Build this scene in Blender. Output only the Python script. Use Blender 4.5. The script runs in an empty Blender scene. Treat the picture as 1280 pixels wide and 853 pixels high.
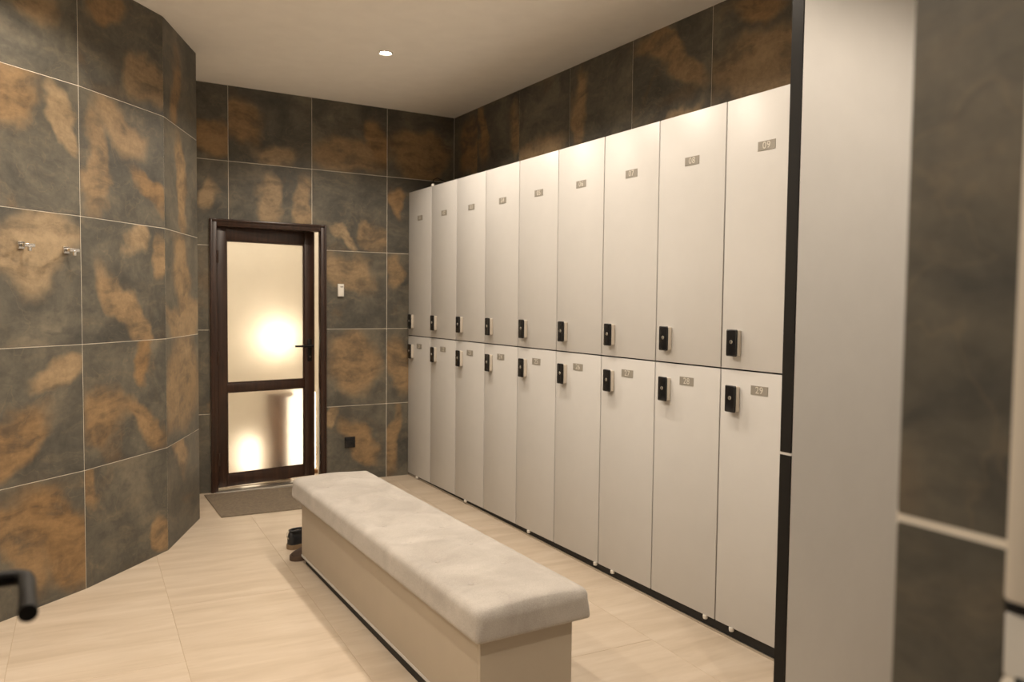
import bpy, bmesh, math, random
from mathutils import Matrix, Vector
random.seed(4)
sc = bpy.context.scene
COL = sc.collection

# ------------------------------------------------------------------ camera
F_PX, YAW, PITCH, ROLL, EYE = 977.4, 0.53974, 0.0495, 0.01121, 1.3995
fw = Vector((math.sin(YAW)*math.cos(PITCH), math.cos(YAW)*math.cos(PITCH), -math.sin(PITCH)))
rt = Vector((math.cos(YAW), -math.sin(YAW), 0)); up = rt.cross(fw)
r2 = rt*math.cos(ROLL) + up*math.sin(ROLL); u2 = up*math.cos(ROLL) - rt*math.sin(ROLL)
cd = bpy.data.cameras.new('camera'); cam = bpy.data.objects.new('camera', cd); COL.objects.link(cam)
cd.sensor_width = 36; cd.sensor_fit = 'HORIZONTAL'; cd.lens = F_PX/1280*36
cd.clip_start = 0.02
cam.matrix_world = Matrix(((r2.x, u2.x, -fw.x, 0), (r2.y, u2.y, -fw.y, 0), (r2.z, u2.z, -fw.z, EYE), (0, 0, 0, 1)))
cd.dof.use_dof = True; cd.dof.focus_distance = 3.6; cd.dof.aperture_fstop = 3.2
sc.camera = cam

# ------------------------------------------------------------------ world and exposure
w = bpy.data.worlds.new('world'); sc.world = w; w.use_nodes = True
w.node_tree.nodes['Background'].inputs[0].default_value = (1.0, .86, .70, 1)
w.node_tree.nodes['Background'].inputs[1].default_value = 0.02
sc.view_settings.view_transform = 'Standard'; sc.view_settings.look = 'None'
sc.view_settings.gamma = 1; sc.view_settings.use_curve_mapping = False
sc.view_settings.exposure = 0.15
LAMP_COLOR = (1.0, .87, .72)
SPOT_W = 68.0           # each ceiling downlight
SPOT_DEG = 147.0

# ------------------------------------------------------------------ measures of the room
XL, YB, LW = 2.5266, 5.8503, .42566        # locker front plane, back wall, locker pitch
ZT, ZM, ZB, H, XR = 2.2694, 1.1249, .006, 2.91, 2.928
Z1 = .579                                   # first tile joint above the floor
YF0, YF1 = .376, .488                       # doorway wall the view looks through
XD = .766                                   # right reveal of that doorway
def fz(x, y): return -.018*x + .011*y - .034   # the floor falls slightly towards the lockers' near end

# ------------------------------------------------------------------ helpers
def link(o, parent=None, loc=None, rot=None):
    COL.objects.link(o)
    if parent: o.parent = parent
    if loc is not None: o.location = loc
    if rot is not None: o.rotation_euler = rot
    return o
def tag(o, label=None, cat=None, group=None, kind=None):
    if label: o['label'] = label
    if cat: o['category'] = cat
    if group: o['group'] = group
    if kind: o['kind'] = kind
    return o
def empty(name, loc, rot=(0, 0, 0)):
    o = bpy.data.objects.new(name, None); o.empty_display_size = .1
    return link(o, None, loc, rot)
def meshobj(name, me, mat, parent=None, loc=None, rot=None):
    if mat is not None and len(me.materials) == 0: me.materials.append(mat)
    return link(bpy.data.objects.new(name, me), parent, loc, rot)
def finish(bm, name, smooth=None):
    bmesh.ops.recalc_face_normals(bm, faces=bm.faces)
    me = bpy.data.meshes.new(name); bm.to_mesh(me); bm.free()
    if smooth is not None:
        me.polygons.foreach_set('use_smooth', [True]*len(me.polygons))
        if smooth < 180: me.set_sharp_from_angle(angle=math.radians(smooth))
    return me
def add_box(bm, lo, hi, bev=0, seg=2):
    r = bmesh.ops.create_cube(bm, size=1)
    for v in r['verts']:
        v.co = Vector([lo[i] + (v.co[i]+.5)*(hi[i]-lo[i]) for i in range(3)])
    if bev:
        es = {e for v in r['verts'] for e in v.link_edges}
        bmesh.ops.bevel(bm, geom=list(es), offset=bev, segments=seg, profile=.5, affect='EDGES')
def box(name, lo, hi, bev=0, seg=2):
    bm = bmesh.new(); add_box(bm, lo, hi, bev, seg); return finish(bm, name, 40 if bev else None)
def add_prism(bm, poly, axis, a, b):
    """poly: 2-D outline in the plane across axis ('y': x,z  'z': x,y  'x': y,z)"""
    def P(p, t):
        return {'y': (p[0], t, p[1]), 'z': (p[0], p[1], t), 'x': (t, p[0], p[1])}[axis]
    v0 = [bm.verts.new(P(p, a)) for p in poly]; v1 = [bm.verts.new(P(p, b)) for p in poly]
    bm.faces.new(v0); bm.faces.new(v1[::-1])
    for i in range(len(poly)):
        j = (i+1) % len(poly); bm.faces.new((v0[i], v1[i], v1[j], v0[j]))
def prism(name, poly, axis, a, b):
    bm = bmesh.new(); add_prism(bm, poly, axis, a, b); return finish(bm, name)
def add_lathe(bm, prof, n=24, axis='z', org=(0, 0, 0)):
    """profile of (radius, height) turned about an axis through org"""
    def P(r, h, a):
        c, s = r*math.cos(a), r*math.sin(a)
        q = {'z': (c, s, h), 'y': (c, h, s), 'x': (h, c, s)}[axis]
        return (q[0]+org[0], q[1]+org[1], q[2]+org[2])
    rings = []
    for r, h in prof:
        if r < 1e-6: rings.append([bm.verts.new(P(0, h, 0))])
        else: rings.append([bm.verts.new(P(r, h, 2*math.pi*k/n)) for k in range(n)])
    for A, B in zip(rings, rings[1:]):
        for k in range(n):
            l = (k+1) % n
            f = [A[k % len(A)], A[l % len(A)], B[l % len(B)], B[k % len(B)]]
            f = list(dict.fromkeys(f))
            if len(f) > 2: bm.faces.new(f)
def lathe(name, prof, n=24, axis='z', org=(0, 0, 0), smooth=40):
    bm = bmesh.new(); add_lathe(bm, prof, n, axis, org); return finish(bm, name, smooth)
def add_tube(bm, pts, rad, n=12):
    pts = [Vector(p) for p in pts]; rings = []
    if not isinstance(rad, (list, tuple)): rad = [rad]*len(pts)
    for i, p in enumerate(pts):
        t = (pts[min(i+1, len(pts)-1)] - pts[max(i-1, 0)]).normalized()
        a = t.cross(Vector((0, 0, 1)))
        if a.length < .05: a = t.cross(Vector((1, 0, 0)))
        a.normalize(); b = t.cross(a)
        rings.append([bm.verts.new(p + (a*math.cos(2*math.pi*k/n) + b*math.sin(2*math.pi*k/n))*rad[i]) for k in range(n)])
    for A, B in zip(rings, rings[1:]):
        for k in range(n): bm.faces.new((A[k], A[(k+1) % n], B[(k+1) % n], B[k]))
    bm.faces.new(rings[0]); bm.faces.new(rings[-1][::-1])
def tube(name, pts, rad, n=12):
    bm = bmesh.new(); add_tube(bm, pts, rad, n); return finish(bm, name, 50)

# ------------------------------------------------------------------ materials
def newmat(name):
    m = bpy.data.materials.new(name); m.use_nodes = True
    nt = m.node_tree; b = nt.nodes['Principled BSDF']
    return m, nt, b
def node(nt, typ, **kw):
    n = nt.nodes.new(typ)
    for k, v in kw.items(): setattr(n, k, v)
    return n
def mth(nt, op, a, b=None, c=None):
    n = node(nt, 'ShaderNodeMath', operation=op)
    for i, v in enumerate((a, b, c)):
        if v is None: continue
        if isinstance(v, (int, float)): n.inputs[i].default_value = v
        else: nt.links.new(v, n.inputs[i])
    return n.outputs[0]
def vmth(nt, op, a, b=None, scale=None):
    n = node(nt, 'ShaderNodeVectorMath', operation=op)
    for i, v in enumerate((a, b)):
        if v is None: continue
        if isinstance(v, tuple): n.inputs[i].default_value = v
        else: nt.links.new(v, n.inputs[i])
    if scale is not None: n.inputs['Scale'].default_value = scale
    return n.outputs['Value' if op in ('LENGTH', 'DOT_PRODUCT') else 'Vector']
def mixc(nt, fac, a, b, mode='MIX'):
    n = node(nt, 'ShaderNodeMix', data_type='RGBA', blend_type=mode)
    for s, v in ((n.inputs[0], fac), (n.inputs[6], a), (n.inputs[7], b)):
        if isinstance(v, (int, float)): s.default_value = v
        elif isinstance(v, tuple): s.default_value = (*v, 1) if len(v) == 3 else v
        else: nt.links.new(v, s)
    return n.outputs[2]
def noise(nt, vec, scale, detail=4, rough=.55, dist=0.0):
    n = node(nt, 'ShaderNodeTexNoise'); nt.links.new(vec, n.inputs['Vector'])
    n.inputs['Scale'].default_value = scale; n.inputs['Detail'].default_value = detail
    n.inputs['Roughness'].default_value = rough; n.inputs['Distortion'].default_value = dist
    return n
def ramp(nt, fac, stops, interp='LINEAR'):
    n = node(nt, 'ShaderNodeValToRGB'); nt.links.new(fac, n.inputs[0]); n.color_ramp.interpolation = interp
    while len(n.color_ramp.elements) < len(stops): n.color_ramp.elements.new(.5)
    for e, (p, c) in zip(n.color_ramp.elements, stops):
        e.position = p; e.color = (*c, 1) if len(c) == 3 else c
    return n.outputs[0]
def smooth(nt, v, a, b, lo=0, hi=1):
    n = node(nt, 'ShaderNodeMapRange', interpolation_type='SMOOTHSTEP')
    nt.links.new(v, n.inputs['Value'])
    for k, x in zip(('From Min', 'From Max', 'To Min', 'To Max'), (a, b, lo, hi)): n.inputs[k].default_value = x
    return n.outputs[0]
def bump(nt, b, h, strength, dist=.002):
    n = node(nt, 'ShaderNodeBump'); nt.links.new(h, n.inputs['Height'])
    n.inputs['Strength'].default_value = strength; n.inputs['Distance'].default_value = dist
    nt.links.new(n.outputs[0], b.inputs['Normal'])
def plain(name, col, rough=.5, metal=0., var=.06, scale=8, bmp=0, bscale=150, spec=None):
    m, nt, b = newmat(name)
    tc = node(nt, 'ShaderNodeTexCoord').outputs['Object']
    n = noise(nt, tc, scale, 4).outputs['Fac']
    c0 = tuple(max(0, c*(1-var)) for c in col); c1 = tuple(c*(1+var) for c in col)
    nt.links.new(ramp(nt, n, [(.3, c0), (.7, c1)]), b.inputs['Base Color'])
    b.inputs['Roughness'].default_value = rough; b.inputs['Metallic'].default_value = metal
    if spec is not None: b.inputs['Specular IOR Level'].default_value = spec
    if bmp: bump(nt, b, noise(nt, tc, bscale, 3).outputs['Fac'], bmp)
    return m
def slate(name, generic=False):
    """slate-look porcelain: grey ground with rust and tan clouds; every tile carries its own cloud places"""
    m, nt, b = newmat(name)
    tc = node(nt, 'ShaderNodeTexCoord').outputs['Object']
    rnd = node(nt, 'ShaderNodeObjectInfo').outputs['Random']
    off = node(nt, 'ShaderNodeCombineXYZ')
    for i, k in enumerate((37., 91., 53.)): nt.links.new(mth(nt, 'MULTIPLY', rnd, k), off.inputs[i])
    P = vmth(nt, 'ADD', tc, off.outputs[0])
    wn = noise(nt, P, 2.9, 4, .5)
    warp = vmth(nt, 'SCALE', vmth(nt, 'SUBTRACT', wn.outputs['Color'], (.5, .5, .5)), scale=.42)
    fine = noise(nt, P, 38, 6, .65).outputs['Fac']
    big = noise(nt, P, 3.0, 7, .6, .7).outputs['Fac']
    base = ramp(nt, big, [(.28, (.054, .052, .046)), (.46, (.092, .086, .071)), (.60, (.140, .126, .098)), (.75, (.200, .172, .127))])
    # faint natural clouds everywhere
    cl = noise(nt, vmth(nt, 'ADD', P, (7., 3., 9.)), 2.6, 5, .5, 1.0).outputs['Fac']
    base = mixc(nt, smooth(nt, cl, .58, .76, 0, .35), base, (.18, .100, .040))
    tone_noise = noise(nt, P, 6.5, 6, .65).outputs['Fac']
    ms = node(nt, 'ShaderNodeMapping'); nt.links.new(vmth(nt, 'ADD', P, vmth(nt, 'SCALE', warp, scale=.6)), ms.inputs['Vector'])
    ms.inputs['Rotation'].default_value = (0, math.radians(38), 0); ms.inputs['Scale'].default_value = (2.2, 2.2, 9.0)
    streak = noise(nt, ms.outputs[0], 1.6, 7, .62, .3).outputs['Fac']
    base = mixc(nt, smooth(nt, streak, .50, .72, 0, .50), base, (.190, .155, .108))
    base = mixc(nt, smooth(nt, streak, .46, .30, 0, .45), base, (.052, .052, .049))
    tone_noise = mth(nt, 'ADD', mth(nt, 'MULTIPLY', tone_noise, .45), mth(nt, 'MULTIPLY', streak, .55))
    tone_noise = smooth(nt, tone_noise, .34, .64)
    if not generic:
        for k in 'abc':
            a1 = node(nt, 'ShaderNodeAttribute', attribute_type='OBJECT', attribute_name='cloud_'+k)
            a2 = node(nt, 'ShaderNodeAttribute', attribute_type='OBJECT', attribute_name='shape_'+k)
            s1 = node(nt, 'ShaderNodeSeparateXYZ'); nt.links.new(a1.outputs['Vector'], s1.inputs[0])
            s2 = node(nt, 'ShaderNodeSeparateXYZ'); nt.links.new(a2.outputs['Vector'], s2.inputs[0])
            cen = node(nt, 'ShaderNodeCombineXYZ'); nt.links.new(s1.outputs[0], cen.inputs[0]); nt.links.new(s1.outputs[1], cen.inputs[2])
            d = vmth(nt, 'ADD', vmth(nt, 'SUBTRACT', tc, cen.outputs[0]), warp)
            vr = node(nt, 'ShaderNodeVectorRotate', rotation_type='Y_AXIS'); nt.links.new(d, vr.inputs['Vector']); nt.links.new(s2.outputs[1], vr.inputs['Angle'])
            sp = node(nt, 'ShaderNodeSeparateXYZ'); nt.links.new(vr.outputs[0], sp.inputs[0])
            ex = mth(nt, 'DIVIDE', sp.outputs[0], mth(nt, 'MAXIMUM', s1.outputs[2], .001))
            ez = mth(nt, 'DIVIDE', sp.outputs[2], mth(nt, 'MAXIMUM', s2.outputs[0], .001))
            rr = mth(nt, 'SQRT', mth(nt, 'ADD', mth(nt, 'MULTIPLY', ex, ex), mth(nt, 'MULTIPLY', ez, ez)))
            rr = mth(nt, 'ADD', rr, mth(nt, 'MULTIPLY', mth(nt, 'SUBTRACT', streak, .5), .5))
            mask = mth(nt, 'MULTIPLY', smooth(nt, rr, 1.18, .60), smooth(nt, tone_noise, .0, .5, .62, 1))
            rust = mixc(nt, tone_noise, (.135, .078, .036), (.325, .195, .085))
            tan = mixc(nt, tone_noise, (.25, .182, .108), (.42, .32, .20))
            col = mixc(nt, s2.outputs[2], rust, tan)
            base = mixc(nt, mth(nt, 'MULTIPLY', mask, .84), base, col)
    # thin pale veins and fine mineral grain
    v = noise(nt, vmth(nt, 'ADD', P, warp), 3.3, 3, .5, .8).outputs['Fac']
    vein = smooth(nt, mth(nt, 'ABSOLUTE', mth(nt, 'SUBTRACT', v, .5)), .010, .0, 0, .12)
    base = mixc(nt, vein, base, (.34, .25, .15))
    grain = ramp(nt, fine, [(.28, (.84, .84, .84)), (.72, (1.14, 1.13, 1.11))])
    base = mixc(nt, 1.0, base, grain, 'MULTIPLY')
    nt.links.new(base, b.inputs['Base Color'])
    b.inputs['Roughness'].default_value = .52; b.inputs['Specular IOR Level'].default_value = .35
    bump(nt, b, fine, .25, .002)
    return m
def travertine():
    m, nt, b = newmat('beige stone floor tile')
    tc = node(nt, 'ShaderNodeTexCoord').outputs['Object']
    rnd = node(nt, 'ShaderNodeObjectInfo').outputs['Random']
    off = node(nt, 'ShaderNodeCombineXYZ')
    for i, k in enumerate((31., 77., 13.)): nt.links.new(mth(nt, 'MULTIPLY', rnd, k), off.inputs[i])
    mp = node(nt, 'ShaderNodeMapping'); nt.links.new(vmth(nt, 'ADD', tc, off.outputs[0]), mp.inputs['Vector'])
    mp.inputs['Scale'].default_value = (1.0, 6.0, 1.0)
    n1 = noise(nt, mp.outputs[0], 2.0, 6, .6, .5).outputs['Fac']
    n2 = noise(nt, mp.outputs[0], 9.0, 5, .6).outputs['Fac']
    c = ramp(nt, n1, [(.3, (.455, .37, .28)), (.5, (.525, .437, .342)), (.7, (.585, .50, .405))])
    c = mixc(nt, smooth(nt, n2, .55, .75, 0, .35), c, (.45, .36, .265))
    c = mixc(nt, .12, c, ramp(nt, rnd, [(0, (.44, .36, .27)), (1, (.66, .58, .47))]))
    nt.links.new(c, b.inputs['Base Color'])
    b.inputs['Roughness'].default_value = .42; b.inputs['Specular IOR Level'].default_value = .4
    return m
def wood():
    m, nt, b = newmat('dark stained wood')
    tc = node(nt, 'ShaderNodeTexCoord').outputs['Object']
    mp = node(nt, 'ShaderNodeMapping'); nt.links.new(tc, mp.inputs['Vector']); mp.inputs['Scale'].default_value = (14, 14, 1.2)
    n = noise(nt, mp.outputs[0], 3, 6, .6, .4).outputs['Fac']
    nt.links.new(ramp(nt, n, [(.3, (.018, .008, .005)), (.6, (.042, .018, .010)), (.8, (.068, .030, .016))]), b.inputs['Base Color'])
    b.inputs['Roughness'].default_value = .34
    return m
def velvet():
    m, nt, b = newmat('greige velour')
    tc = node(nt, 'ShaderNodeTexCoord').outputs['Object']
    n = noise(nt, tc, 5, 5, .6, .6).outputs['Fac']
    f = noise(nt, tc, 260, 3).outputs['Fac']
    c = ramp(nt, n, [(.3, (.355, .325, .295)), (.7, (.485, .452, .415))])
    c = mixc(nt, 1, c, ramp(nt, f, [(.3, (.86, .86, .86)), (.7, (1.08, 1.08, 1.08))]), 'MULTIPLY')
    nt.links.new(c, b.inputs['Base Color']); b.inputs['Roughness'].default_value = .95
    b.inputs['Sheen Weight'].default_value = .25; b.inputs['Sheen Roughness'].default_value = .5
    b.inputs['Specular IOR Level'].default_value = .1
    bump(nt, b, f, .35, .002)
    return m
def frosted():
    m, nt, b = newmat('frosted glass')
    tc = node(nt, 'ShaderNodeTexCoord').outputs['Object']
    n = noise(nt, tc, 6, 2).outputs['Fac']
    nt.links.new(ramp(nt, n, [(.3, (.90, .88, .84)), (.7, (.95, .93, .89))]), b.inputs['Base Color'])
    b.inputs['Transmission Weight'].default_value = 1; b.inputs['Roughness'].default_value = .66
    b.inputs['IOR'].default_value = 1.30
    return m
def glow(name, col, strength):
    m, nt, b = newmat(name)
    tc = node(nt, 'ShaderNodeTexCoord').outputs['Object']
    n = noise(nt, tc, 3, 2).outputs['Fac']
    nt.links.new(ramp(nt, n, [(.3, tuple(c*.97 for c in col)), (.7, col)]), b.inputs['Emission Color'])
    b.inputs['Emission Strength'].default_value = strength
    b.inputs['Base Color'].default_value = (.8, .8, .8, 1)
    return m
M = dict(
    slate=slate('slate look tile'), slate_wall=slate('slate look wall', True), stone=travertine(), wood=wood(), velvet=velvet(), glass=frosted(),
    grout=plain('pale grout', (.82, .75, .64), .9, var=.08), floor_grout=plain('floor grout', (.46, .37, .27), .9),
    plaster=plain('ceiling plaster', (.93, .90, .85), .9, var=.02, bmp=.1),
    warm_plaster=plain('corridor plaster', (.82, .785, .72), .9, var=.03),
    locker=plain('cream laminate', (.55, .54, .525), .42, var=.015, spec=.4),
    carcass=plain('carcass board with gap shade', (.05, .045, .04), .6),  # carcass colour made dark to put shade into the gaps between doors
    panel=plain('partition laminate', (.66, .64, .615), .5, var=.02),
    black=plain('black metal', (.008, .007, .006), .55, spec=.25), plinth=plain('black plinth', (.006, .006, .006), .6),
    lockface=plain('black lock face', (.006, .0065, .008), .22), lockbody=plain('satin lock body', (.62, .56, .48), .38, .3),
    chrome=plain('chrome', (.75, .73, .70), .14, 1.0, var=.02), steel=plain('brushed aluminium', (.55, .52, .47), .35, .9),
    plate=plain('grey number plate', (.27, .25, .215), .5), digit=plain('pale digits', (.60, .565, .50), .5),
    bench=plain('bench laminate', (.40, .345, .275), .5, var=.02), white=plain('white plastic', (.72, .69, .63), .4),
    mat=plain('brown grey doormat', (.165, .130, .092), .95, var=.25, scale=70, bmp=.8, bscale=220),
    shoe=plain('black shoe leather', (.012, .012, .014), .5), shoe2=plain('dark brown shoe suede', (.055, .034, .024), .8),
    sole=plain('tan rubber sole', (.24, .165, .095), .8), sole2=plain('brown rubber sole', (.09, .058, .04), .8),
    lace=plain('pale lace', (.55, .5, .42), .8), rosewood=plain('warm brown timber', (.22, .105, .04), .5, var=.2),
    jamb=plain('off white door frame paint', (.66, .60, .51), .35, var=.02),
    lens=glow('downlight lens', (1.0, .90, .74), 60.0), globe=glow('lamp globe', (1.0, .80, .54), 5.0), lantern=glow('lantern paper', (1.0, .82, .58), 3.2),
)

# ------------------------------------------------------------------ the shell
# outline of the curved left wall, one facet for each tile column
P0, P1, P2, P3 = (-.314, 3.812), (.153, 4.190), (.570, 4.633), (.827, 5.210)
PM = (-.840, 3.523)
left_line = [(-1.35, YF1), (-1.35, 3.28), PM, P0, P1, P2, P3, (.827, YB+.12)]
bm = bmesh.new()
back = [(-1.47, YF1), (-1.47, 3.34), (-.90, 3.63), (-.39, 3.91), (.075, 4.285), (.475, 4.70), (.715, 5.25), (.707, YB+.12)]
n = len(left_line)
for i in range(n-1):
    q = [left_line[i], left_line[i+1], back[i+1], back[i]]
    add_prism(bm, q, 'z', -.12, H)
wall_left = meshobj('wall_left', finish(bm, 'wall_left'), M['grout']); tag(wall_left, kind='structure')
# floor slab and tiles
bm = bmesh.new()
q = [(-1.5, -1.2), (3.6, -1.2), (3.6, 8.0), (-1.5, 8.0)]
tv = [bm.verts.new((x, y, fz(x, y)-.0012)) for x, y in q]; bv = [bm.verts.new((x, y, -.2)) for x, y in q]
bm.faces.new(tv); bm.faces.new(bv[::-1])
for i in range(4): bm.faces.new((tv[i], bv[i], bv[(i+1) % 4], tv[(i+1) % 4]))
floor = meshobj('floor', finish(bm, 'floor'), M['floor_grout']); tag(floor, kind='structure')
FN = Vector((.018, -.011, 1)).normalized(); ROTF = math.radians(2.2)
fx_ = Vector((math.cos(ROTF), -math.sin(ROTF), 0)); fx_.z = -.018*fx_.x + .011*fx_.y; fx_.normalize()
fy_ = FN.cross(fx_)
FROT = Matrix((fx_, fy_, FN)).transposed().to_euler()
ftile = box('floor_tile', (.001, .001, -.004), (.599, 1.199, 0), .0008, 1)
ftile.materials.append(M['stone'])
ox, oy = .474, 3.785                                   # corner of one tile
for ci in range(-3, 6):
    for ri in range(-4, 2):
        lx = ci*.6; ly = ri*1.2 + (.605 if ci % 2 else 0)
        x = ox + lx*math.cos(ROTF) + ly*math.sin(ROTF); y = oy - lx*math.sin(ROTF) + ly*math.cos(ROTF)
        cx, cy = x+.3, y+.6
        if cy > YB+.3 or cx > 3.5 or cx < -1.5 or cy < -.7: continue
        meshobj('floor_tile', ftile, None, floor, (x, y, fz(x, y)), FROT)
ws = meshobj('wall_side', box('wall_side', (3.50, YF0, -.15), (3.60, 1.743, H)), M['panel']); tag(ws, kind='structure')
ceiling = meshobj('ceiling', box('ceiling', (-1.5, YF0, H), (3.6, YB+.12, H+.12)), M['plaster']); tag(ceiling, kind='structure')
DX0, DX1, DZ = 1.007, 1.851, 1.967                      # doorway in the back wall
bm = bmesh.new()
add_box(bm, (.827, YB+.002, -.12), (DX0+.006, YB+.12, H)); add_box(bm, (DX1-.006, YB+.002, -.12), (3.05, YB+.12, H)); add_box(bm, (DX0+.006, YB+.002, DZ-.006), (DX1-.006, YB+.12, H))
wall_back = meshobj('wall_back', finish(bm, 'wall_back'), M['grout']); tag(wall_back, kind='structure')
wall_right = meshobj('wall_right', box('wall_right', (XR+.002, 1.743, -.15), (XR+.12, YB+.002, H)), M['grout']); tag(wall_right, kind='structure')
bm = bmesh.new()
add_box(bm, (XD+.002, YF0, -.12), (3.5, YF1, H)); add_box(bm, (-1.5, YF0, -.12), (-.16, YF1, H)); add_box(bm, (-.16, YF0, 2.14), (XD+.002, YF1, H))
wall_front = meshobj('wall_front', finish(bm, 'wall_front'), M['slate_wall']); tag(wall_front, kind='structure')

# the lobby the camera stands in
lob = bmesh.new()
add_box(lob, (-1.5, -1.3, -.12), (3.5, -1.2, H)); add_box(lob, (-1.6, -1.3, -.12), (-1.5, YF0, H)); add_box(lob, (1.9, -1.2, -.12), (2.0, YF0, H))
t = meshobj('wall_lobby', finish(lob, 'wall_lobby'), M['warm_plaster']); tag(t, kind='structure')
t = meshobj('ceiling_lobby', box('ceiling_lobby', (-1.6, -1.3, H), (2.0, YF0, H+.1)), M['plaster']); tag(t, kind='structure')

# ------------------------------------------------------------------ wall tiles
def tile(parent, org, ang, poly, clouds=()):
    """one tile: org = lower left corner as seen, ang = turn about z of the seen left-to-right direction"""
    key = tuple((round(a, 3), round(b, 3)) for a, b in poly)
    me = TILES.get(key)
    if me is None:
        g = .0017
        us = [p[0] for p in poly]; vs = [p[1] for p in poly]; cu = sum(us)/len(us); cv = sum(vs)/len(vs)
        bm = bmesh.new()
        if len(poly) == 4: add_box(bm, (min(us)+g, 0, min(vs)+g), (max(us)-g, .003, max(vs)-g), .0006, 1)
        else:
            sh = []
            for (u, v) in poly: sh.append((u + (g if u == min(us) else -g), v + (g if v == min(vs) else -g)))
            add_prism(bm, sh, 'y', 0, .003)
        me = finish(bm, 'tile'); me.materials.append(M['slate']); TILES[key] = me
    o = meshobj('tile', me, None, parent, org, (0, 0, ang))
    for k in range(3):
        c = clouds[k] if k < len(clouds) else None
        if c:
            u, v, ru, rv, a, t = c
            o['cloud_'+'abc'[k]] = [u*.6, v*.6, ru*.6]; o['shape_'+'abc'[k]] = [rv*.6, math.radians(a), float(t)]
        else:
            o['cloud_'+'abc'[k]] = [-9., -9., .01]; o['shape_'+'abc'[k]] = [.01, 0., 0.]
    return o
TILES = {}
ZROW = [-.06, Z1, Z1+.6, Z1+1.2, Z1+1.8, H]
def rect(wd, r):
    return [(0, 0), (wd, 0), (wd, ZROW[r+1]-ZROW[r]), (0, ZROW[r+1]-ZROW[r])]
# clouds: (u, v, half length, half width, turn in degrees, 0 rust .. 1 tan); v counts from the tile's lower edge
CL = {  # facets of the left wall
 'A': {0: [(.80, .50, .60, .26, -48, .0), (.38, .55, .5, .18, -55, .15)], 1: [(.82, .80, .24, .15, 10, .62), (.42, .30, .48, .20, 28, .12)],
       2: [(.58, .70, .42, .27, 8, .85)], 3: [(.45, .80, .32, .24, 35, .25), (.88, .62, .10, .24, 15, .75)], 4: [(.40, .65, .40, .25, -20, .45)]},
 'B': {0: [(.97, .17, .10, .18, 0, .30), (.08, .80, .12, .2, 0, .25)], 1: [(.22, .38, .26, .32, 25, .22), (.72, .28, .40, .14, -38, .25), (.74, .88, .12, .24, -25, .05)],
       2: [(.55, .28, .55, .16, -58, .42), (.62, .90, .14, .16, 0, .7), (.92, .72, .12, .24, 0, .4)], 3: [(.15, .40, .16, .52, 0, .45), (.48, .82, .34, .20, -20, .50), (.80, .34, .30, .12, -40, .10)],
       4: [(.86, .30, .30, .22, 10, .55), (.25, .80, .25, .2, 20, .1)]},
 'C': {0: [(.35, .90, .42, .18, -45, .40)], 1: [(.5, .55, .62, .52, 0, .45)], 2: [(.45, .60, .5, .22, -58, .42), (.55, .12, .5, .22, 0, .45)],
       3: [(.55, .45, .16, .5, 8, .40)], 4: [(.30, .35, .16, .45, -12, .12)]},
}
def facet(a, b, key):
    d = Vector((b[0]-a[0], b[1]-a[1])); L = d.length; ang = math.atan2(d.y, d.x)
    nrm = Vector((d.y, -d.x))/L*.002
    for r in range(5):
        tile(wall_left, (a[0]+nrm.x, a[1]+nrm.y, ZROW[r]), ang, rect(L, r), [(c[0], c[1] + (.06/.6 if r == 0 else 0), *c[2:]) for c in CL.get(key, {}).get(r, [])])
facet(PM, P0, ''); facet(P0, P1, 'A'); facet(P1, P2, 'B'); facet(P2, P3, 'C')
xj = 1.1406
BK = {(0, 4): [(.8, .3, .3, .2, 0, .1)], (0, 3): [(.82, .62, .14, .26, 0, .65)], (0, 2): [], (0, 1): [(.9, .3, .1, .3, 0, .2)],
      (1, 4): [(.20, .45, .22, .34, -20, .15), (.62, .14, .34, .16, 0, .7)], (1, 3): [(.46, .62, .16, .32, 10, .72), (.92, .55, .14, .42, 0, .6)],
      (2, 4): [(.45, .25, .5, .22, 0, .45), (.85, .45, .14, .3, 10, .1)], (2, 3): [(.82, .28, .26, .17, -35, .5), (.42, .22, .22, .10, -25, .85)],
      (2, 2): [(.42, .80, .52, .24, -22, .6)], (2, 1): [(.55, .55, .42, .40, 0, .35)], (2, 0): [(.70, .42, .42, .18, -38, .25), (.25, .75, .1, .18, 0, .6)],
      (3, 4): [(.45, .30, .5, .34, 0, .25)], (3, 3): [(.13, .66, .12, .24, 0, .12)], (3, 2): [(.12, .80, .14, .26, 0, .5)], (3, 1): [(.22, .45, .2, .42, 0, .35)], (3, 0): [(.10, .55, .12, .5, 0, .3)]}
for c in range(4):
    xa, xb = xj + .6*(c-1), min(xj + .6*c, XR)
    xa = max(xa, .836)
    for r in range(5):
        za, zb = ZROW[r], ZROW[r+1]; poly = None
        X0, X1 = xa, xb
        if za < DZ:
            if zb <= DZ:
                if X0 >= DX0 and X1 <= DX1: continue
                if X0 < DX0 < X1: X1 = DX0
                elif X0 < DX1 < X1: X0 = DX1
                poly = [(0, 0), (X1-X0, 0), (X1-X0, zb-za), (0, zb-za)]
            else:
                dz, w_ = DZ-za, X1-X0
                if X0 >= DX0 and X1 <= DX1: poly = [(0, dz), (w_, dz), (w_, zb-za), (0, zb-za)]
                elif X0 < DX0 < X1: poly = [(0, 0), (DX0-X0, 0), (DX0-X0, dz), (w_, dz), (w_, zb-za), (0, zb-za)]
                elif X0 < DX1 < X1: poly = [(DX1-X0, 0), (w_, 0), (w_, zb-za), (0, zb-za), (0, dz), (DX1-X0, dz)]
        if poly is None: poly = [(0, 0), (X1-X0, 0), (X1-X0, zb-za), (0, zb-za)]
        sh = (xj + .6*(c-1)) - X0
        tile(wall_back, (X0, YB, za), 0, poly, [(q[0]+sh/.6, q[1] + (.1 if r == 0 else 0), *q[2:]) for q in BK.get((c, r), [])])
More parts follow.
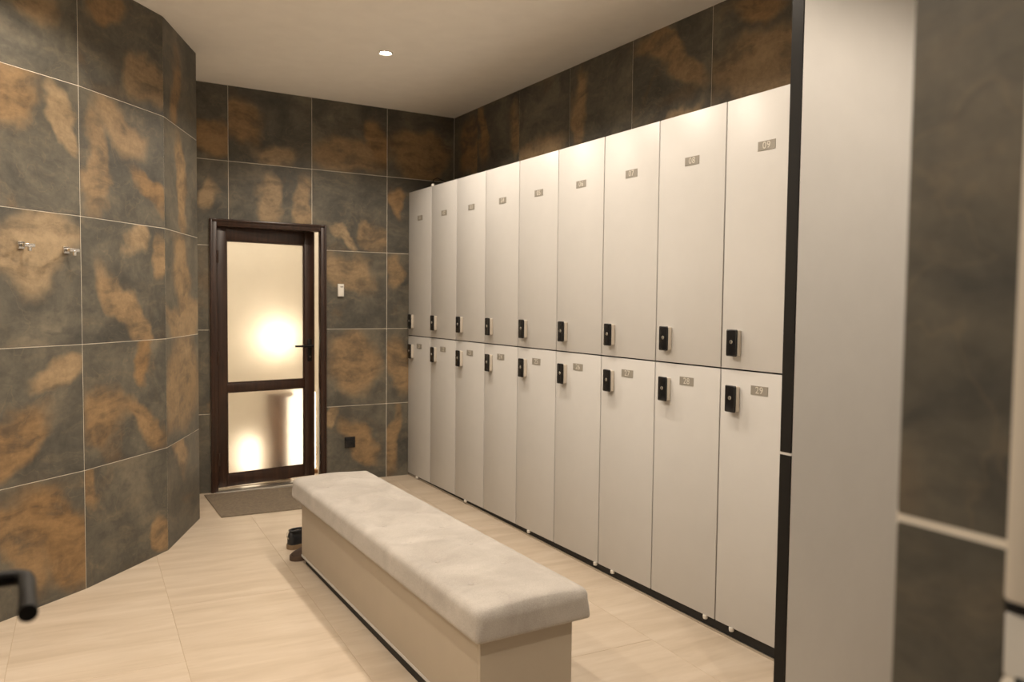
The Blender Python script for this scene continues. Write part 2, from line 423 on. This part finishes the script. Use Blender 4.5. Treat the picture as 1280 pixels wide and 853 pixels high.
RW = [[(.5, .4, .4, .4, 0, .1)], [(.15, .55, .14, .4, 10, .1), (.92, .38, .16, .36, 0, .35)], [(.45, .1, .6, .16, 0, .6)], [(.18, .35, .17, .5, 0, .35)],
      [(.40, .66, .4, .14, -30, .3), (.72, .40, .36, .14, -30, .45), (.7, .04, .3, .08, 0, .8)], [(.45, .75, .3, .18, 0, .15), (.6, .25, .7, .3, 0, .55)], [], []]
ys = [YB, 5.449, 4.822, 4.199, 3.572, 2.946, 2.32, 1.744]
for k in range(len(ys)-1):
    for r in (3, 4):
        tile(wall_right, (XR, ys[k], ZROW[r]), -math.pi/2, rect(ys[k]-ys[k+1], r), RW[k] if r == 4 else [])
# reveal of the doorway beside the camera: two rows of dark tile
for r, (za, zb) in enumerate(((-.06, .579), (.579, 1.1765), (1.1815, 2.14))):
    o = tile(wall_front, (XD, YF1, za), -math.pi/2, [(0, 0), (YF1-YF0, 0), (YF1-YF0, zb-za), (0, zb-za)], [])

meshobj('grout', box('grout', (XD+.0005, YF0, 1.172), (XD+.003, YF1, 1.186)), M['grout'], wall_front)
# ------------------------------------------------------------------ partition at the near end of the locker row
wall_partition = meshobj('wall_partition', box('wall_partition', (2.090, 1.700, -.12), (3.50, 1.743, H), .001, 1), M['panel']); tag(wall_partition, kind='structure')
for k, (za, zb) in enumerate(((-.12, .908), (.917, H))):
    t = meshobj('trim_%d' % (k+1), box('edge_trim', (2.083, 1.701, za), (2.0902, 1.744, zb)), M['black']); tag(t, kind='structure')
t = meshobj('trim_3', box('edge_joint', (2.0845, 1.701, .908), (2.0902, 1.744, .917)), M['panel']); tag(t, kind='structure')

# ------------------------------------------------------------------ door in the back wall
door = empty('door_1', (DX0, YB, 0)); tag(door, 'dark wooden door with two frosted glass panes standing ajar', 'door', kind='structure')
DW = DX1-DX0
bm = bmesh.new()
for lo, hi in (((0, -.014, .0), (.050, .085, DZ)), ((DW-.046, -.014, .0), (DW, .055, DZ)), ((.050, -.014, DZ-.052), (DW-.046, .075, DZ))):
    add_box(bm, lo, hi, .004, 2)
# bead around the inside of the frame
for lo, hi in (((.004, -.022, .0), (.018, -.014, DZ-.004)), ((DW-.016, -.022, .0), (DW-.004, -.014, DZ-.004)), ((.018, -.022, DZ-.018), (DW-.016, -.014, DZ-.004))):
    add_box(bm, lo, hi, .003, 2)
meshobj('frame', finish(bm, 'frame', 40), M['wood'], door)
meshobj('threshold', box('threshold', (.03, -.045, -.03), (DW-.0, .075, .018), .004, 2), M['steel'], door)
LANG = math.radians(7.6); LWD = .744
hinge = (.052, .022, 0)
def leafpart(name, me, mat):
    return meshobj(name, me, mat, door, hinge, (0, 0, LANG))
bm = bmesh.new()
GL, GR, GT, GB, R0, R1 = .070, .662, 1.822, .122, .729, .788
z0, z1 = .035, 1.926
for lo, hi in (((0, 0, z0), (GL, .045, z1)), ((GR, 0, z0), (LWD, .045, z1)), ((GL, .002, GT), (GR, .043, z1)), ((GL, .002, z0), (GR, .043, GB)), ((GL, .002, R0), (GR, .043, R1))):
    add_box(bm, lo, hi, .003, 2)
leaf = leafpart('leaf', finish(bm, 'leaf', 40), M['wood'])
def sub(name, me, mat): return meshobj(name, me, mat, leaf)
bm = bmesh.new()
for a, b in ((GB, R0), (R1, GT)):
    for lo, hi in (((GL, .006, a), (GL+.010, .014, b)), ((GR-.010, .006, a), (GR, .014, b)), ((GL+.010, .006, a), (GR-.010, .014, a+.010)), ((GL+.010, .006, b-.010), (GR-.010, .014, b))):
        add_box(bm, lo, hi, .002, 1)
sub('glazing_bead', finish(bm, 'glazing_bead', 40), M['wood'])
for a, b in ((GB, R0), (R1, GT)):
    sub('pane', box('pane', (GL+.001, .016, a+.001), (GR-.001, .024, b-.001)), M['glass'])
bm = bmesh.new()
add_box(bm, (LWD-.060, -.008, .93), (LWD-.026, 0, 1.10), .003, 2)
add_tube(bm, [(LWD-.043, -.006, 1.048), (LWD-.043, -.030, 1.048), (LWD-.043, -.048, 1.048)], .009)
add_tube(bm, [(LWD-.032, -.048, 1.048), (LWD-.06, -.05, 1.048), (LWD-.12, -.05, 1.048), (LWD-.178, -.048, 1.048)], [.009, .0095, .0085, .007])
sub('handle', finish(bm, 'handle', 50), M['black'])
sub('key_cylinder', lathe('key_cylinder', [(0, -.014), (.009, -.014), (.009, -.006), (0, -.006)], 14, 'y', (LWD-.043, 0, .963)), M['chrome'])
for zz in (.25, .98, 1.70):
    meshobj('hinge', lathe('hinge', [(0, -.045), (.008, -.045), (.008, .045), (0, .045)], 12, 'z', (.054, -.012, zz)), M['wood'], door)

# ------------------------------------------------------------------ lit room behind the glass door
wc = meshobj('wall_corridor', box('wall_corridor', (-.2, 7.25, -.12), (3.3, 7.35, H)), M['warm_plaster']); tag(wc, kind='structure')
bm = bmesh.new(); add_box(bm, (.30, YB+.12, -.12), (.40, 7.25, H)); w1 = meshobj('wall_corridor_left', finish(bm, 'wcl'), M['warm_plaster']); tag(w1, kind='structure')
bm = bmesh.new(); add_box(bm, (2.70, YB+.12, -.12), (2.80, 7.25, H)); w2 = meshobj('wall_corridor_right', finish(bm, 'wcr'), M['warm_plaster']); tag(w2, kind='structure')
c2 = meshobj('ceiling_corridor', box('ceiling_corridor', (-.2, YB+.12, H), (3.3, 7.35, H+.1)), M['warm_plaster']); tag(c2, kind='structure')
f2 = meshobj('floor_corridor', box('floor_corridor', (.40, YB+.121, -.05), (2.70, 7.25, .012)), M['stone']); tag(f2, kind='structure')
def point(name, loc, watt, rad, parent):
    l = bpy.data.lights.new(name, 'POINT'); l.energy = watt; l.color = (1.0, .89, .74); l.shadow_soft_size = rad
    return link(bpy.data.objects.new(name, l), parent, loc)
lamp = empty('globe_lamp', (1.67, 6.62, .012)); tag(lamp, 'glowing round lamp on a stand seen blurred through the upper frosted pane', 'lamp')
meshobj('base', lathe('base', [(0, 0), (.11, 0), (.11, .012), (.02, .022), (0, .022)], 24), M['rosewood'], lamp)
meshobj('pole', lathe('pole', [(0, .02), (.014, .02), (.014, .95), (0, .95)], 12), M['rosewood'], lamp)
meshobj('lamp_shade', lathe('lamp_shade', [(0, .94), (.07, .955), (.12, 1.0), (.145, 1.07), (.12, 1.14), (.07, 1.185), (0, 1.2)], 24, smooth=180), M['globe'], lamp)
def lantern(loc, wd, ht, label):
    e = empty('paper_lantern', loc); tag(e, label, 'lantern')
    meshobj('shade', box('shade', (-wd/2, -wd/2, .03), (wd/2, wd/2, ht), .02, 3), M['lantern'], e)
    meshobj('base', box('base', (-wd/2-.01, -wd/2-.01, 0), (wd/2+.01, wd/2+.01, .03), .005, 1), M['rosewood'], e)
    return e
lantern((1.775, 6.22, .012), .17, .66, 'tall glowing lantern seen blurred through the lower frosted pane')
lantern((1.36, 6.25, .012), .13, .30, 'short glowing lantern on the floor behind the lower frosted pane')
ped = empty('wooden_pedestal', (1.545, 6.12, .012)); tag(ped, 'brown wooden pedestal seen blurred behind the lower frosted pane', 'pedestal')
meshobj('column', box('column', (-.075, -.06, .04), (.075, .06, .64), .006, 2), M['rosewood'], ped)
meshobj('foot', box('foot', (-.085, -.085, 0), (.085, .085, .04), .006, 2), M['rosewood'], ped)
meshobj('top', box('top', (-.10, -.10, .64), (.10, .10, .67), .006, 2), M['rosewood'], ped)
cl = empty('corridor_fill_lamp', (1.5, 6.55, H)); tag(cl, 'unseen round ceiling lamp added to light the room behind the glass door', 'lamp')  # unseen lamp added to light this room and the frosted panes
meshobj('diffuser', lathe('diffuser', [(0, -.06), (.12, -.055), (.16, -.03), (.16, 0), (0, 0)], 24, smooth=60), M['lantern'], cl)
point('corridor_fill', (0, 0, -.12), 22, .1, cl)

# ------------------------------------------------------------------ lockers
def text_mesh(s, size):
    cu = bpy.data.curves.new('number', 'FONT'); cu.body = s; cu.size = size; cu.align_x = 'CENTER'; cu.align_y = 'CENTER'; cu.extrude = .0004; cu.resolution_u = 4
    cu.space_character = 1.08
    o = bpy.data.objects.new('tmp', cu); COL.objects.link(o)
    bpy.context.view_layer.update()
    me = bpy.data.meshes.new_from_object(o.evaluated_get(bpy.context.evaluated_depsgraph_get()))
    bpy.data.objects.remove(o); me.name = 'number'; me.materials.clear(); me.materials.append(M['digit'])
    # lay the text on the door: text x runs along -Y, text y along +Z, facing -X
    me.transform(Matrix(((0, 0, -1, 0), (-1, 0, 0, 0), (0, 1, 0, 0), (0, 0, 0, 1))))
    return me
HW = LW/2
HU, HL_ = ZT-ZM-.004, ZM-.005-ZB
def panelm(nm, h): return box(nm, (0, -HW+.0038, 0), (.018, HW-.0038, h), .0010, 2)
door_me = {0: panelm('door', HU), 1: panelm('door', HL_)}
body_me = {k: box('body', (.0185, -HW+.022, .012), (.392, HW-.022, h-.012)) for k, h in ((0, HU), (1, HL_))}
lock_me = box('lock', (-.024, -.028, -.054), (0, .028, .054), .005, 3)
face_me = box('face_plate', (-.033, -.030, -.057), (-.0235, .030, .057), .006, 3)
key_me = lathe('key_cylinder', [(0, -.0350), (.004, -.0350), (.008, -.0342), (.009, -.0325), (0, -.0325)], 16, 'x', (0, 0, .004))
slot_me = box('key_slot', (-.0356, -.0012, -.002), (-.0345, .0012, .010))
plate_me = box('number_plate', (-.0016, -.045, -.019), (0, .045, .019))
foot_me = lathe('foot', [(0, -.012), (.010, -.012), (.0115, -.006), (.0115, .004), (0, .004)], 14)
for me, k in ((door_me[0], 'locker'), (door_me[1], 'locker'), (body_me[0], 'carcass'), (body_me[1], 'carcass'), (lock_me, 'lockbody'), (face_me, 'lockface'), (key_me, 'steel'), (slot_me, 'black'), (plate_me, 'plate'), (foot_me, 'white')):
    me.materials.append(M[k])
foot_y = [5.668, 4.835, 3.997, 3.322, 3.174, 2.505, 2.349]
WHICH = ['against the tiled back wall', 'second along from the back wall', 'third along from the back wall', 'fourth along from the back wall', 'in the middle of the row',
         'fourth along from the light partition', 'third along from the light partition', 'second along from the light partition', 'beside the light partition']
for i in range(9):
    yc = YB - LW*(i+.5)
    for low in (0, 1):
        num = '%d%d' % (2 if low else 0, i+1)
        zb = ZB if low else ZM+.002
        t = empty('locker', (XL, yc, zb))
        tag(t, '%s cream locker %s, its plate reading %s' % ('lower' if low else 'upper', WHICH[i], num), 'locker', 'numbered lockers along the wall')
        meshobj('body', body_me[low], None, t); meshobj('door', door_me[low], None, t)
        ly = yc*0 + HW - .0855; lz = (1.0 if low else 1.238) - zb
        lk = meshobj('lock', lock_me, None, t, (0, ly, lz)); meshobj('face_plate', face_me, None, lk); meshobj('key_cylinder', key_me, None, lk); meshobj('key_slot', slot_me, None, lk)
        pl = meshobj('number_plate', plate_me, None, t, (0, -.008 if not low else -.004, (1.046 if low else 2.048) - zb))
        meshobj('number', text_mesh(num, .040), None, pl, (-.0021, 0, 0))
bm = bmesh.new()
def floor_strip(bm, x0, x1, ya, yb, top, bot=0.):
    v = []
    for x, y in ((x0, ya), (x1, ya), (x1, yb), (x0, yb)): v.append((x, y))
    lo = [bm.verts.new((x, y, fz(x, y)+bot)) for x, y in v]
    hi = [bm.verts.new((x, y, top if top is not None else fz(x, y)+.011)) for x, y in v]
    bm.faces.new(lo[::-1]); bm.faces.new(hi)
    for k in range(4): bm.faces.new((lo[k], lo[(k+1) % 4], hi[(k+1) % 4], hi[k]))
ye = YB - 9*LW
pl = empty('locker_plinth', (XL+.03, 3.9, fz(XL, 3.9))); tag(pl, 'long black plinth under the row of lockers', 'plinth')
def local(bm, o):
    for v in bm.verts: v.co -= o.location
    return bm
bm.free(); bm = bmesh.new(); floor_strip(bm, XL+.0165, XL+.39, ye, YB-.001, ZB-.0005)
meshobj('board', finish(local(bm, pl), 'board'), M['plinth'], pl)
bm = bmesh.new(); floor_strip(bm, XL+.010, XL+.016, ye, YB-.001, None)
meshobj('base_strip', finish(local(bm, pl), 'base_strip'), M['steel'], pl)
for fy in foot_y:
    meshobj('foot', foot_me, None, pl, (XL+.003-pl.location.x, fy-pl.location.y, ZB-.0045-pl.location.z))
# small cable clip on top of the lockers near the back corner
cc = empty('cable_clip', (XL+.012, YB-LW, ZT)); tag(cc, 'tiny white clip on top edge between lockers 01 and 02', 'clip')
meshobj('clip', lathe('clip', [(0, 0), (.012, 0), (.012, .012), (.007, .018), (0, .018)], 14), M['white'], cc)
meshobj('wire', tube('wire', [(0, 0, .016), (.004, 0, .05), (.05, .03, .07), (.2, .1, .04), (.36, .2, .02)], .003, 8), M['black'], cc)

# ------------------------------------------------------------------ bench
B0, B1, BY0, BY1, BT, BB = 1.170, 1.526, 2.128, 4.125, .328, .024
bench = empty('bench', ((B0+B1)/2, (BY0+BY1)/2, fz(1.35, 3.1))); tag(bench, 'long box bench with tufted greige velour cushion in front of the lockers', 'bench')
def bpart(name, me, mat, par=None):
    me.transform(Matrix.Translation(-bench.location)); return meshobj(name, me, mat, par or bench)
bpart('side_panel', box('side_panel', (B0, BY0+.018, BB), (B0+.018, BY1-.018, BT), .001, 1), M['bench'])
bpart('side_panel', box('side_panel', (B1-.018, BY0+.018, BB), (B1, BY1-.018, BT), .001, 1), M['bench'])
bpart('end_panel', box('end_panel', (B0, BY0, BB), (B1, BY0+.018, BT), .001, 1), M['bench'])
bpart('end_panel', box('end_panel', (B0, BY1-.018, BB), (B1, BY1, BT), .001, 1), M['bench'])
bm = bmesh.new(); floor_strip(bm, B0+.012, B1-.012, BY0+.02, BY1-.03, BB-.0005); bpart('plinth', finish(bm, 'plinth'), M['plinth'])
bpart('edge_strip', box('edge_strip', (B0-.003, BY0, BB-.001), (B0-.0002, BY1, BB+.010)), M['locker'])
# cushion: rounded block, tufted along two rows
CX0, CX1, CY0, CY1, CZ0, CZ1 = 1.138, 1.580, 2.092, 4.215, .3285, .436
buttons = []
for k in range(7):
    y = CY0 + .26 + k*.268
    buttons.append((1.255 + .0, y)); buttons.append((1.465, y))
buttons = [(x, y + (.0 if x < 1.3 else .134)) for x, y in buttons if y + .14 < CY1]
nx, ny, nz = 34, 150, 8; RC = .034
vid = {}; bm = bmesh.new()
def cv(i, j, k):
    q = vid.get((i, j, k))
    if q: return q
    p = Vector((CX0 + (CX1-CX0)*i/nx, CY0 + (CY1-CY0)*j/ny, CZ0 + (CZ1-CZ0)*k/nz))
    kz = k/nz; rc = RC if kz > .6 else .012 + (RC-.012)*max(0, kz/.6)**2
    inner = Vector((min(max(p.x, CX0+rc), CX1-rc), min(max(p.y, CY0+rc), CY1-rc), min(max(p.z, CZ0+.012), CZ1-RC)))
    d = p-inner
    if d.length > 1e-6:
        e_ = d.normalized(); p = inner + Vector((e_.x*rc, e_.y*rc, e_.z*(RC if d.z > 0 else .012)))
    if k == nz:
        ex = min(p.x-CX0, CX1-p.x); ey = min(p.y-CY0, CY1-p.y)
        crown = .010*min(1, ex/.18)
        dd = 0
        for bx, by in buttons:
            r = math.hypot(p.x-bx, p.y-by)
            dd = max(dd, .024*math.exp(-(r/.055)**1.3))
            # creases running to the neighbouring buttons
            for sx, sy in ((.21, .134), (.21, -.134), (-.21, .134), (-.21, -.134)):
                L2 = sx*sx+sy*sy; t = ((p.x-bx)*sx + (p.y-by)*sy)/L2
                if 0 <= t <= .55:
                    e = math.hypot(p.x-bx-t*sx, p.y-by-t*sy); dd = max(dd, .0075*math.exp(-(e/.016)**2))
        fade = min(1, ex/.06)*min(1, ey/.06)
        p.z += crown - dd*fade
    else:
        p.z += 0
    q = vid[(i, j, k)] = bm.verts.new(p); return q
for i in range(nx):
    for j in range(ny):
        for k in (0, nz): bm.faces.new((cv(i, j, k), cv(i+1, j, k), cv(i+1, j+1, k), cv(i, j+1, k)))
for i in range(nx):
    for k in range(nz):
        for j in (0, ny): bm.faces.new((cv(i, j, k), cv(i+1, j, k), cv(i+1, j, k+1), cv(i, j, k+1)))
for j in range(ny):
    for k in range(nz):
        for i in (0, nx): bm.faces.new((cv(i, j, k), cv(i, j+1, k), cv(i, j+1, k+1), cv(i, j, k+1)))
cush = bpart('cushion', finish(bm, 'cushion', 180), M['velvet'])
for bx, by in buttons:
    bpart('button', lathe('button', [(.014, -.004), (.013, .001), (.008, .005), (0, .006)], 12, 'z', (bx, by, CZ1+.010*min(1, min(bx-CX0, CX1-bx)/.18)-.0235), 180), M['velvet'], cush)

# ------------------------------------------------------------------ doormat and shoes
mz = fz(1.4, 5.46)
mat_ = meshobj('doormat', box('doormat', (-.435, -.31, 0), (.435, .31, .007), .002, 1), M['mat'], None, (1.385, 5.475, mz+.0005), FROT)
mat_.rotation_euler.z = 0
tag(mat_, 'flat brown grey doormat on the floor before the glass door', 'doormat')
def shoe(loc, rz, upper, sole, label):
    e = empty('shoe', loc, (0, 0, rz)); tag(e, label, 'shoe', 'pair of shoes behind the bench')
    L = .275
    def half(t):       # half width along the shoe, heel t=0 to toe t=1
        return .030 + .018*math.sin(min(1, t*1.25)*math.pi/2) if t < .72 else .048*math.sqrt(max(0, 1-((t-.72)/.30)**2))
    out = []
    ts = [0, .02, .06, .14, .28, .42, .56, .70, .80, .88, .94, .98, 1.0]
    hw = [.012, .024, .031, .034, .033, .035, .041, .046, .046, .041, .032, .022, .010]
    bm = bmesh.new()
    pts = [(t*L, h) for t, h in zip(ts, hw)] + [(t*L, -h) for t, h in reversed(list(zip(ts, hw)))]
    add_prism(bm, pts, 'z', 0, .026)
    meshobj('sole', finish(bm, 'sole'), sole, e)
    # upper: arches along the shoe
    hs = [.085, .098, .104, .102, .098, .094, .082, .062, .052, .048, .044, .040, .034]
    bm = bmesh.new(); rings = []; n_ = 12
    for t, h, top in zip(ts, hw, hs):
        rings.append([bm.verts.new((t*L + (.004 if t < .5 else -.006), math.cos(math.pi*k/n_)*h*.95*(1 - .25*math.sin(math.pi*k/n_)), .024 + (top-.024)*math.sin(math.pi*k/n_)**.7)) for k in range(n_+1)])
    for A, B in zip(rings, rings[1:]):
        for k in range(n_): bm.faces.new((A[k], A[k+1], B[k+1], B[k]))
    bm.faces.new(rings[0]); bm.faces.new(rings[-1][::-1])
    meshobj('upper', finish(bm, 'upper', 60), upper, e)
    meshobj('collar', tube('collar', [(.012+.10*(.5-.5*math.cos(a)), .026*math.sin(a), .102-.004*(.5-.5*math.cos(a))) for a in [2*math.pi*k/16 for k in range(17)]], .007, 8), upper, e)
    meshobj('pull_tab', tube('pull_tab', [(.004, 0, .060), (-.008, 0, .075), (-.006, 0, .095), (.006, 0, .106)], .003, 8), M['lace'], e)
    return e
shoe((1.160, 4.365, fz(1.18, 4.3)+.001), math.radians(20), M['shoe'], M['sole'], 'black shoe with tan sole standing behind the bench end')
shoe((1.378, 4.268, fz(1.25, 4.2)+.002), math.radians(202), M['shoe2'], M['sole2'], 'dark brown shoe with brown sole tucked against the bench end')

# ------------------------------------------------------------------ small wall fittings
s = empty('door_sensor', (1.959, YB, 1.477)); tag(s, 'small white sensor box on the tiles beside the door', 'sensor')
meshobj('housing', box('housing', (-.024, -.022, -.048), (.024, 0, .048), .004, 2), M['white'], s)
meshobj('window', box('window', (-.006, -.0228, .022), (.016, -.0218, .030)), M['plate'], s)
s = empty('wall_socket', (2.036, YB, .293)); tag(s, 'square black wall socket low on the tiles', 'socket')
meshobj('frame', box('frame', (-.042, -.010, -.042), (.042, 0, .042), .003, 2), M['lockface'], s)
bm = bmesh.new(); add_lathe(bm, [(.022, -.0102), (.022, -.0115), (.019, -.0115), (.018, -.0045), (0, -.0045)], 20, 'y')
sk = meshobj('insert', finish(bm, 'insert', 40), M['lockface'], s)
for x in (-.008, .008): meshobj('contact', lathe('contact', [(0, -.0055), (.0028, -.0055), (.0028, -.004), (0, -.004)], 10, 'y', (x, 0, 0)), M['chrome'], sk)
dA = Vector((P1[0]-P0[0], P1[1]-P0[1])); angA = math.atan2(dA.y, dA.x); nA = Vector((dA.y, -dA.x)).normalized()
def hook(x, y, z, label):
    # onto the tile face of the facet
    t = (Vector((x, y)) - Vector(P0)).dot(dA)/dA.length_squared; p = Vector(P0) + dA*t + nA*.002
    e = empty('robe_hook', (p.x, p.y, z), (0, 0, angA)); tag(e, label, 'hook', 'chrome hooks on the tiled wall')
    meshobj('base', box('base', (-.016, -.009, -.016), (.016, 0, .016), .002, 2), M['chrome'], e)
    meshobj('arm', box('arm', (-.007, -.052, -.007), (.007, -.008, .007), .002, 2), M['chrome'], e)
    meshobj('crossbar', box('crossbar', (-.026, -.060, -.009), (.026, -.050, .007), .003, 2), M['chrome'], e)
    meshobj('tip', box('tip', (-.007, -.061, -.026), (.007, -.052, -.006), .002, 2), M['chrome'], e)
hook(-.092, 4.007, 1.622, 'chrome robe hook amid the big tan cloud of the tiled wall')
hook(.080, 4.147, 1.615, 'chrome robe hook next to the tile joint at the edge of the tan cloud')

# ------------------------------------------------------------------ ceiling downlights, each with its own lamp
def downlight(x, y, label, part=1.0):
    e = empty('downlight', (x, y, H)); tag(e, label, 'ceiling light', 'recessed ceiling downlights')
    meshobj('ring', lathe('ring', [(.030, -.001), (.040, -.006), (.046, -.004), (.047, 0), (.030, 0)], 28), M['white'], e)
    meshobj('lens', lathe('lens', [(0, -.004), (.024, -.0035), (.030, -.001), (0, -.0005)], 24, smooth=180), M['lens'], e)
    l = bpy.data.lights.new('downlight_lamp', 'SPOT'); l.energy = SPOT_W*part; l.color = LAMP_COLOR
    l.spot_size = math.radians(SPOT_DEG); l.spot_blend = .38; l.shadow_soft_size = .035
    link(bpy.data.objects.new('downlight_lamp', l), e, (0, 0, -.012))
downlight(1.812, 4.562, 'glowing recessed downlight in the ceiling over the far end of the bench', 1.25)
downlight(1.845, 3.402, 'recessed downlight in the ceiling above the middle of the bench')
downlight(1.76, 2.25, 'recessed downlight in the ceiling above the near end of the bench', .82)
downlight(1.60, .66, 'unseen downlight added before the light partition to light its face')  # placed out of view to light the partition face
downlight(.30, 3.402, 'recessed downlight in the ceiling close to the curved tiled wall')
downlight(.30, 2.242, 'recessed downlight in the ceiling over the open floor beside the bench')
downlight(-.75, 1.10, 'unseen downlight added just inside the open doorway for bounce light')  # out of view, added so the lit floor bounces light up to the ceiling
downlight(-.75, 2.242, 'unseen downlight added beside the plain end of the left wall for bounce light')  # another added lamp, its floor bounce lifts the ceiling
downlight(-.10, -.45, 'unseen downlight added in the lobby to light the door frame', .26)  # added behind the camera to light the door jamb
downlight(2.55, .62, 'unseen downlight added in the bay of the light partition to brighten its face', .85)  # added fill for the partition face, out of view

# ------------------------------------------------------------------ doorway beside the camera: open leaf with lever handle, frame with strike plate
d2 = empty('door_2', (-.150, YF0, fz(-.15, .4))); tag(d2, 'open dark door leaf with a black lever handle beside the doorway', 'door', kind='structure')
def dpart(name, me, mat, par=None):
    me.transform(Matrix.Translation(-d2.location)); return meshobj(name, me, mat, par or d2)
lf = dpart('leaf', box('leaf', (-.150, YF0+.005, .0), (-.110, 1.235, 2.06), .002, 1), M['wood'])
bm = bmesh.new()
add_lathe(bm, [(0, -.1105), (.026, -.1105), (.026, -.102), (.012, -.100), (0, -.100)], 20, 'x', (0, 1.172, 1.040))
add_tube(bm, [(-.104, 1.172, 1.040), (-.060, 1.172, 1.040), (-.036, 1.170, 1.040), (-.026, 1.160, 1.040), (-.0235, 1.145, 1.040), (-.0225, 1.10, 1.0395), (-.0215, 1.06, 1.0385), (-.021, 1.036, 1.0375)], [.011, .0105, .0105, .0105, .0100, .0092, .0098, .0105], 14)
dpart('lever_handle', finish(bm, 'lever_handle', 60), M['black'], lf)
bm = bmesh.new()
add_box(bm, (XD-.012, YF0-.055, 1.129), (XD+.05, YF0-.001, 2.14), .006, 2); add_box(bm, (XD-.006, YF0-.120, 1.129), (XD+.05, YF0-.056, 2.14), .004, 2)
add_box(bm, (XD-.012, YF0-.055, -.06), (XD+.05, YF0-.001, 1.058), .006, 2); add_box(bm, (XD-.006, YF0-.120, -.06), (XD+.05, YF0-.056, 1.058), .004, 2)
dpart('frame', finish(bm, 'frame', 40), M['jamb'])
dpart('strike_plate', box('strike_plate', (XD-.007, YF0-.118, 1.0585), (XD+.05, YF0-.002, 1.119), .002, 1), M['white'])
dpart('strike_slot', box('strike_slot', (XD-.010, YF0-.030, 1.00), (XD-.0065, YF0-.014, 1.062), .001, 1), M['black'])
dpart('gasket', box('gasket', (XD-.009, YF0-.118, 1.1192), (XD+.04, YF0-.002, 1.1288), .002, 1), M['black'])
